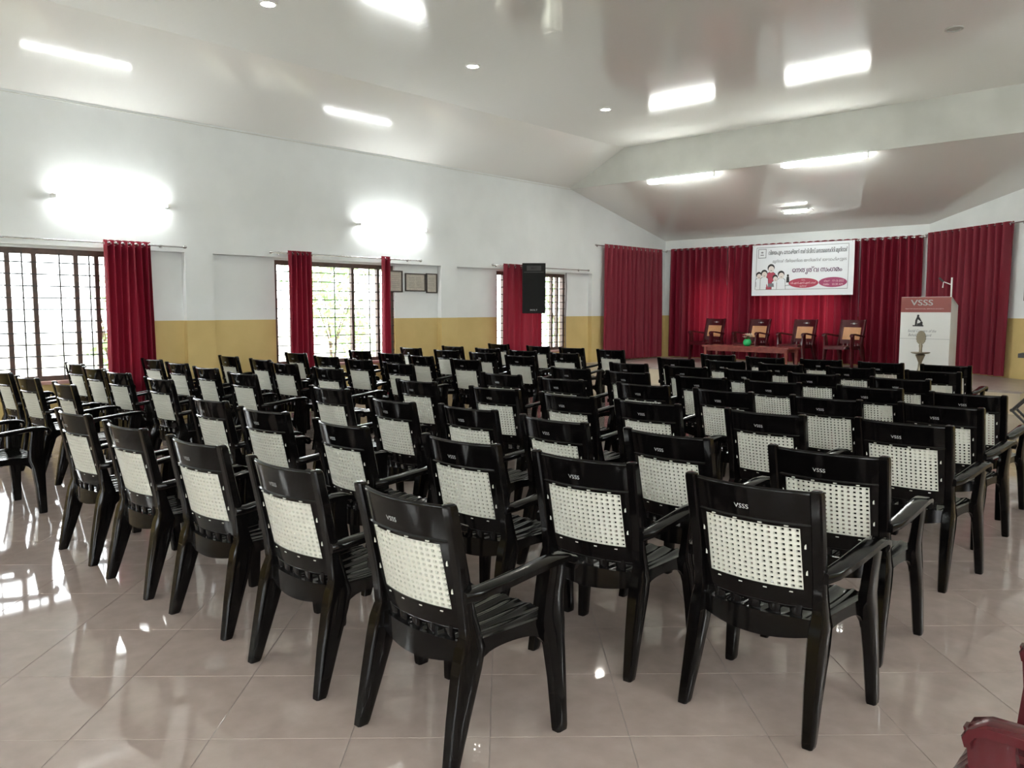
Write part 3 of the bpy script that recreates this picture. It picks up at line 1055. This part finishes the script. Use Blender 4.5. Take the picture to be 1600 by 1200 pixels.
bprint('border_line', 'ink_grey', outline(sx(0.045), sx(0.95), sz(0.885), sz(0.05), 0.009))
bprint('logo_box', 'ink_grey', outline(sx(0.063), sx(0.148), sz(0.26), sz(0.08), 0.012))
bprint('logo_mark', 'ink_pale', [ellipse(sx(0.105), sz(0.15), 0.03, 0.02), [(sx(0.085), sz(0.21)), (sx(0.125), sz(0.21)), (sx(0.12), sz(0.19)), (sx(0.09), sz(0.19))]])


def btext(name, body, material, s, q, w, h, bold=0.0, lift=0.002):
    flat_text(name, body, material, sheet, sx(s), sz(q), 0, w, h, bold, yf=lambda x, z: YF(x, z) - lift)


btext('headline', 'വിജയപുരം സോഷ്യൽ സർവ്വീസ് സൊസൈറ്റി മൂന്നാർ'.replace('സോ', 'േസാ').replace('സൊ', 'െസാ').replace('സൈ', 'ൈസ'),
      'ink_grey', 0.555, 0.165, 1.72, 0.135, 0.035)
btext('subheading', 'മൂന്നാർ റീജിയണിലെ അനിമേറ്റർ ഭാരവാഹികളുടെ'.replace('ലെ', 'െല').replace('മേ', 'േമ').replace('ടെ', 'െട'), 'ink_pale', 0.575, 0.335, 1.60, 0.092, 0.03)
btext('event_title', 'േനതൃത്വ സംഗമം', 'ink_purple', 0.655, 0.525, 1.06, 0.165, 0.04)
bprint('left_oval', 'ink_red', [ellipse(sx(0.53), sz(0.765), 0.325, 0.105, 32)])
bprint('right_oval', 'ink_magenta', [ellipse(sx(0.81), sz(0.76), 0.30, 0.105, 32)], 0.001)
btext('oval_text', 'സ്ഥലം:', 'ink_pink', 0.53, 0.705, 0.09, 0.03, 0.02, 0.004)
btext('oval_text', 'വി.എസ്.എസ്.എസ് ഹാൾ', 'ink_pink', 0.53, 0.765, 0.55, 0.055, 0.03, 0.004)
btext('oval_text', 'മൂന്നാർ', 'ink_pink', 0.53, 0.825, 0.15, 0.042, 0.03, 0.004)
btext('oval_text', 'തീയതി:', 'ink_pink', 0.755, 0.735, 0.13, 0.038, 0.02, 0.004)
btext('oval_text', '17-12-2022', 'ink_pink', 0.86, 0.735, 0.24, 0.042, 0.02, 0.004)
btext('oval_text', 'സമയം:', 'ink_pink', 0.75, 0.80, 0.13, 0.036, 0.02, 0.004)
btext('oval_text', '10.30 AM', 'ink_pink', 0.855, 0.80, 0.22, 0.042, 0.02, 0.004)
for q in (0.02, 0.98):
    x = sx(q)
    MB().tube([(x, YF(x, sz(0.01)), sz(0.02)), (x, 0.10, BH / 2 + 0.01), (x, 0.21, 0.565)], 0.006, 6).build('tie_cord', 'cable', ban)
# group of cartoon people printed at the lower left
ppl = [(0.078, 0.60, 0.95), (0.135, 0.57, 1.1), (0.205, 0.47, 1.2), (0.250, 0.66, 0.9), (0.310, 0.60, 1.1)]
for q, (s2, t2, c) in enumerate(ppl):
    x, z = sx(s2), sz(t2)
    r = 0.066 * c
    lf = 0.0006 * q
    base = sz(0.878)
    for nm, mt, e, up in (('printed_body_outline', 'ink_black', 0.008, 0.0), ('printed_body', 'ink_red' if q == 2 else 'banner_vinyl', 0.0, 0.0003)):
        bprint(nm, mt, [[(x - r * 1.35 - e, base), (x + r * 1.35 + e, base), (x + r * 1.2 + e, z - r * 1.5 + e), (x + r * 0.4, z - r * 0.9 + e), (x - r * 0.4, z - r * 0.9 + e), (x - r * 1.2 - e, z - r * 1.5 + e)]], lf + up)
    bprint('printed_hair', 'ink_black', [ellipse(x, z + 0.016, r * 1.06, r * 1.05, 20)], lf + 0.0032)
    bprint('printed_face', 'ink_skin', [ellipse(x + 0.006, z - 0.018, r * 0.86, r * 0.92, 18)], lf + 0.0036)
    bprint('printed_mouth', 'ink_grey', [ellipse(x + 0.006, z - 0.045, r * 0.3, r * 0.1, 10)], lf + 0.004)
bprint('printed_book', 'ink_grey', [[(sx(0.175), sz(0.83)), (sx(0.24), sz(0.83)), (sx(0.235), sz(0.76)), (sx(0.18), sz(0.76))]], 0.0045)
bprint('printed_figure', 'ink_black', [[(sx(0.362), sz(0.75)), (sx(0.395), sz(0.75)), (sx(0.39), sz(0.64)), (sx(0.366), sz(0.64))]], 0.003)
bprint('printed_figure', 'ink_black', [ellipse(sx(0.378), sz(0.615), 0.024, 0.028, 12)], 0.003)
bprint('printed_dash', 'ink_grey', [[(sx(0.35), sz(0.815)), (sx(0.405), sz(0.805)), (sx(0.405), sz(0.795)), (sx(0.35), sz(0.805))]], 0.003)

# ------------------------------------------------------------------ lectern, microphone, oil lamp
LX, LY = -4.06, 14.62
lec = thing('lectern', 'white lectern with a maroon VSSS band on the stage', 'lectern', (LX, LY, ZS))
LW, LD, LH = 0.385, 0.42, 1.39
fpan = MB().box(-LW, LW, 0.0, 0.025, 0.0, LH).build('front_panel', 'lectern_white', lec)
for s in (-1, 1):
    mb = MB()
    mb.add([(s * LW, 0.026, 0), (s * LW, LD, 0), (s * LW, LD, LH - 0.14), (s * LW, 0.026, LH), (s * (LW - 0.025), 0.026, 0), (s * (LW - 0.025), LD, 0), (s * (LW - 0.025), LD, LH - 0.14), (s * (LW - 0.025), 0.026, LH)],
           [(0, 1, 2, 3), (7, 6, 5, 4), (0, 4, 5, 1), (1, 5, 6, 2), (2, 6, 7, 3), (3, 7, 4, 0)])
    mb.build('side_panel', 'lectern_white', lec)
mb = MB()
mb.add([(-LW, 0.03, LH - 0.02), (LW, 0.03, LH - 0.02), (LW, LD, LH - 0.16), (-LW, LD, LH - 0.16), (-LW, 0.03, LH - 0.04), (LW, 0.03, LH - 0.04), (LW, LD, LH - 0.18), (-LW, LD, LH - 0.18)],
       [(0, 1, 2, 3), (7, 6, 5, 4), (0, 4, 5, 1), (1, 5, 6, 2), (2, 6, 7, 3), (3, 7, 4, 0)])
mb.build('reading_top', 'lectern_white', lec)
band = MB().box(-LW, LW, -0.004, 0.0, LH - 0.255, LH - 0.005).build('name_band', 'lectern_band', lec)
MB().box(-LW, LW, -0.003, 0.0, LH - 0.70, LH - 0.695).build('panel_joint', 'ink_pale', lec)
flat_text('band_lettering', 'VSSS', 'white_print', band, -0.06, LH - 0.095, -0.006, 0.34, 0.095, 0.06)
flat_text('band_small_lettering', 'VIJAYAPURAM SOCIAL SERVICE SOCIETY', 'ink_pink', band, -0.02, LH - 0.20, -0.006, 0.60, 0.020, 0.01)
mb = MB()
zb = LH - 0.49
flat_poly(mb, [(-0.19, zb), (-0.02, zb), (-0.02, zb + 0.02), (-0.19, zb + 0.02)], -0.004)
flat_poly(mb, [(-0.155, zb + 0.02), (-0.125, zb + 0.02), (-0.118, zb + 0.09), (-0.10, zb + 0.16), (-0.125, zb + 0.165), (-0.15, zb + 0.10)], -0.004)
flat_poly(mb, [(-0.12, zb + 0.02), (-0.035, zb + 0.02), (-0.035, zb + 0.075), (-0.06, zb + 0.085), (-0.085, zb + 0.055), (-0.12, zb + 0.05)], -0.0045)
flat_poly(mb, [(-0.118, zb + 0.125), (-0.10, zb + 0.16), (-0.085, zb + 0.15), (-0.05, zb + 0.088), (-0.062, zb + 0.08)], -0.005)
flat_poly(mb, ellipse(-0.108, zb + 0.175, 0.018, 0.022, 14), -0.0045)
mb.build('figure_emblem', 'ink_black', fpan)
flat_text('script_lettering', 'Social Concern of the', 'ink_grey', fpan, -0.04, LH - 0.565, -0.005, 0.44, 0.045, 0.0, 0.3)
flat_text('script_lettering', 'Behold the word', 'ink_grey', fpan, -0.07, LH - 0.635, -0.005, 0.36, 0.045, 0.0, 0.3)

mic = thing('microphone_stand', 'slim microphone stand with angled arm behind the lectern', 'microphone', (LX + 0.22, LY + 0.62, ZS))
MB().lathe([(0.14, 0.0), (0.14, 0.015), (0.03, 0.03), (0.0125, 0.04)], seg=18).build('base', 'steel', mic, 40)
MB().tube([(0, 0, 0.03), (0, 0, 1.72)], 0.014, 8).build('pole', 'fixture_white', mic, 60)
MB().tube([(0, -0.01, 1.60), (-0.12, -0.03, 1.65), (-0.13, -0.03, 1.55)], 0.011, 6).build('boom_arm', 'fixture_white', mic, 60)
MB().tube([(-0.12, -0.03, 1.65), (-0.19, -0.04, 1.72)], [0.014, 0.02], 8).build('microphone_head', 'iron', mic, 60)

lamp = thing('oil_lamp', 'tall brass oil lamp standing in front of the lectern', 'oil lamp', (-3.94, 14.02, ZS + 0.001))
MB().lathe([(0.16, 0.0), (0.165, 0.02), (0.10, 0.05), (0.05, 0.09), (0.03, 0.15)], seg=20).build('base', 'brass', lamp, 50)
MB().lathe([(0.028, 0.14), (0.05, 0.18), (0.03, 0.24), (0.026, 0.33), (0.045, 0.38), (0.06, 0.42), (0.075, 0.45), (0.04, 0.48)], seg=16).build('stem', 'brass', lamp, 50)
MB().lathe([(0.06, 0.465), (0.12, 0.475), (0.145, 0.492), (0.14, 0.498), (0.04, 0.492), (0.0, 0.49)], seg=20).build('oil_dish', 'brass', lamp, 50)
MB().lathe([(0.025, 0.485), (0.022, 0.56), (0.03, 0.60), (0.02, 0.64)], seg=12).build('upper_stem', 'brass', lamp, 50)
mb = MB()
pts = []
for i in range(17):
    a = -0.5 * PI + PI * i / 16
    rr_ = 0.066 + 0.008 * (i % 2)
    pts.append((rr_ * math.cos(a), 0.725 + (0.105 if a < 0 else 0.115) * math.sin(a)))
pts += [(-x, z) for x, z in reversed(pts[1:-1])]
k = len(pts)
mb.add([(x, -0.012, z) for x, z in pts] + [(x, 0.012, z) for x, z in pts], [tuple(range(k)), tuple(reversed(range(k, 2 * k)))] + [(i, k + i, k + (i + 1) % k, (i + 1) % k) for i in range(k)])
mb.build('leaf_finial', 'brass', lamp)

# ------------------------------------------------------------------ low table and flower pot on the stage
tb = thing('low_table', 'long low maroon table in front of the stage chairs', 'table', (-7.62, 15.55, ZS), R(-3))
MB().box(-0.97, 0.97, -0.27, 0.27, 0.40, 0.435).build('table_top', 'maroon_wood', tb)
MB().box(-0.90, 0.90, -0.235, -0.215, 0.32, 0.40).build('apron', 'maroon_wood', tb)
MB().box(-0.90, 0.90, 0.215, 0.235, 0.32, 0.40).build('apron', 'maroon_wood', tb)
for s in (-1, 1):
    for q in (-1, 1):
        mb = MB()
        mb.loft([zsec(s * 0.90, q * 0.22, z, h, h, 0.2) for z, h in ((0, 0.022), (0.2, 0.028), (0.40, 0.032))])
        mb.build('leg', 'maroon_wood', tb)
pot = thing('flower_pot', 'round green flower pot with cream and pink flowers', 'flower pot', (-7.62, 15.42, ZS + 0.436))
MB().lathe([(0.045, 0.0), (0.075, 0.03), (0.085, 0.07), (0.075, 0.11), (0.06, 0.135), (0.064, 0.14), (0.05, 0.13), (0.0, 0.12)], seg=18).build('pot', 'pot_green', pot, 50)
rnd = random.Random(3)
for k in range(9):
    a = rnd.uniform(0, 2 * PI)
    r_ = rnd.uniform(0.01, 0.075)
    c = Vector((r_ * math.cos(a), r_ * math.sin(a), 0.19 + rnd.uniform(-0.02, 0.05)))
    MB().tube([(c.x * 0.3, c.y * 0.3, 0.12), c], 0.003, 5).build('stem', 'leaf_small', pot)
    mb = MB()
    for p in range(6):
        b_ = 2 * PI * p / 6
        u = Vector((math.cos(b_), math.sin(b_), 0.45))
        w = Vector((-math.sin(b_), math.cos(b_), 0)) * 0.028
        e = c + u * 0.055
        m_ = c + u * 0.030
        mb.add([c, m_ + w, e + Vector((0, 0, 0.004)), m_ - w], [(0, 1, 2, 3)])
    mb.tube([c, c + Vector((0, 0, 0.012))], [0.008, 0.004], 6)
    mb.build('blossom', 'petal_pink' if k % 3 == 0 else 'petal_white', pot)


# ------------------------------------------------------------------ loudspeakers
def speaker(label, loc, rz, w, d, h, back):
    t = thing('loudspeaker', label, 'loudspeaker', loc, rz)
    mb = MB()
    mb.loft([[(-w * 0.8, d, z), (w * 0.8, d, z), (w, 0.02, z), (w, 0, z), (-w, 0, z), (-w, 0.02, z)] for z in (0, h)])
    mb.build('cabinet', 'speaker_box', t)
    gr_ = MB().box(-w * 0.92, w * 0.92, -0.012, 0.0, 0.02, h * 0.80).build('grille', 'speaker_grille', t)
    mb = MB()
    W2, z0, z1 = w * 0.62, h * 0.85, h * 0.95
    mb.add([(-W2, -0.004, z0), (W2, -0.004, z0), (W2, -0.004, z1), (-W2, -0.004, z1), (-W2 * 0.4, 0.0, z0 + 0.03), (W2 * 0.4, 0.0, z0 + 0.03), (W2 * 0.4, 0.0, z1 - 0.03), (-W2 * 0.4, 0.0, z1 - 0.03)],
           [(0, 1, 5, 4), (1, 2, 6, 5), (2, 3, 7, 6), (3, 0, 4, 7), (4, 5, 6, 7)])
    mb.build('horn', 'iron', t)
    MB().box(-w * 0.85, w * 0.85, -0.008, 0.0, h * 0.815, h * 0.825).build('trim_strip', 'cable', t)
    flat_text('badge', 'BOLT', 'white_print', gr_, 0.0, 0.065, -0.0135, w * 0.62, 0.03, 0.03)
    MB().tube([(0, d - 0.01, back[2]), (0, d + 0.04, back[2]), back], 0.018, 8).build('bracket', 'iron', t)
    return t


speaker('black loudspeaker hanging in front of the red curtain', (-10.33, 11.90, 1.445), R(42), 0.225, 0.32, 0.965, (-0.12, 0.695, 0.93))
speaker('black loudspeaker on the angled wall at the right edge', (-2.59, 15.02, 1.66), R(-38), 0.22, 0.28, 0.58, (0.0, 0.4, 0.35))
cb = MB()
cb.tube([(XL - 0.09, 13.72, 2.30), (XL - 0.085, 13.73, 2.0), (XL - 0.088, 13.70, 1.3), (XL - 0.085, 13.71, 0.5)], 0.008, 6)
tag(cb.build('cable', 'cable'), 'thin black cable hanging down the wall right of the loudspeaker', 'cable')

# ------------------------------------------------------------------ framed pictures on the left wall
for k, (y0, y1, z0, z1, lab) in enumerate(((8.86, 9.17, 1.82, 2.19, 'framed certificate half hidden by the narrow curtain'),
                                           (9.23, 9.70, 1.84, 2.155, 'wide framed certificate in the middle of three'), (9.72, 10.04 - 0.06, 1.815, 2.165, 'upright framed certificate right of the wide one'))):
    t = thing('picture_frame', lab, 'picture frame', (XL - 0.1, (y0 + y1) / 2, (z0 + z1) / 2), 0, 'framed certificates on the wall')
    hw, hh = (y1 - y0) / 2, (z1 - z0) / 2
    for a in ((-hw, hw, hh - 0.02, hh), (-hw, hw, -hh, -hh + 0.02), (-hw, -hw + 0.02, -hh + 0.02, hh - 0.02), (hw - 0.02, hw, -hh + 0.02, hh - 0.02)):
        MB().box(0.0, 0.022, a[0], a[1], a[2], a[3]).build('frame_bar', 'frame_dark', t)
    pp = MB().box(0.001, 0.008, -hw + 0.02, hw - 0.02, -hh + 0.02, hh - 0.02).build('paper', 'paper', t)
    blocks = [(-hw * 0.62, -0.02), (0.02, hw * 0.62)] if k == 1 else [(-hw * 0.55, hw * 0.55)]
    for a, b2 in blocks:
        mb = MB()
        for q in range(7):
            z = hh * 0.55 - q * hh * 0.18
            mb.add([(0.009, a, z), (0.009, b2, z), (0.009, b2, z - 0.012), (0.009, a, z - 0.012)], [(0, 1, 2, 3)])
        mb.build('printed_lines', 'paper_print', pp)

# ------------------------------------------------------------------ folding stand at the right edge
st = thing('folding_stand', 'dark folding stand with a flat black top at the right edge', 'stand', (-1.62, 12.3, 0), R(0))
MB().box(-0.62, 0.62, -0.16, 0.16, 0.90, 0.955).build('flat_top', 'iron', st)
for s2 in (-1, 1):
    for q in (-0.13, 0.13):
        MB().tube([(s2 * 0.66, q, 0.21), (s2 * 0.05, q, 0.90)], 0.016, 8).build('upper_strut', 'iron', st, 60)
        MB().tube([(s2 * 0.66, q, 0.21), (s2 * 0.45, q, 0.0)], 0.016, 8).build('lower_strut', 'iron', st, 60)
    MB().tube([(s2 * 0.66, -0.15, 0.21), (s2 * 0.66, 0.15, 0.21)], 0.022, 8).build('joint_bar', 'iron', st, 60)

# ------------------------------------------------------------------ outdoors
gr = MB().box(-60, 50, -50, 70, -0.5, -0.35).build('ground', 'ground')
tag(gr, 'pale ground outside the windows', None, None, 'structure')


def bush(label, x, y, h, rx, n_, seed):
    rnd = random.Random(seed)
    t = thing('leafy_tree', label, 'tree', (x, y, -0.35), 0, 'trees outside the windows')
    mb = MB()
    for k in range(4):
        a = rnd.uniform(0, 2 * PI)
        mb.tube([(0, 0, 0), (0.1 * math.cos(a), 0.1 * math.sin(a), h * 0.3), (rx * 0.6 * math.cos(a), rx * 0.6 * math.sin(a), h * 0.75)], [0.035, 0.022, 0.008], 6)
    mb.build('branches', 'bark', t)
    cl = [(rnd.gauss(0, rx * 0.45), rnd.gauss(0, rx * 0.45), rnd.uniform(0.25, 1.0) * h, rnd.uniform(0.2, 0.45) * rx) for _ in range(14)]
    mb = MB()
    for _ in range(n_):
        c = rnd.choice(cl)
        p = Vector((c[0] + rnd.gauss(0, c[3]), c[1] + rnd.gauss(0, c[3]), max(0.05, c[2] + rnd.gauss(0, c[3]))))
        a = Vector((rnd.gauss(0, 1), rnd.gauss(0, 1), rnd.gauss(0, 0.6))).normalized()
        b2 = a.cross(Vector((rnd.gauss(0, 1), rnd.gauss(0, 1), rnd.gauss(0, 1)))).normalized()
        L = rnd.uniform(0.06, 0.13)
        mb.add([p - a * L, p + b2 * L * 0.4, p + a * L, p - b2 * L * 0.4], [(0, 1, 2, 3)])
    tag(mb.build('foliage', 'leaf', t), kind='stuff')


bush('bushy green tree outside the middle window', -18.0, 12.6, 3.5, 1.2, 1500, 1)
bush('pale green shrub outside the middle window, right part', -19.0, 17.0, 3.2, 1.0, 800, 2)
bush('green tree seen past the black loudspeaker', -16.5, 20.4, 3.6, 1.1, 900, 3)
bush('green tree at the left of the loudspeaker window', -21.5, 24.4, 3.6, 1.2, 800, 4)
bush('sparse shrub beside the left-most curtain outside', -14.6, 5.75, 2.4, 0.5, 260, 5)
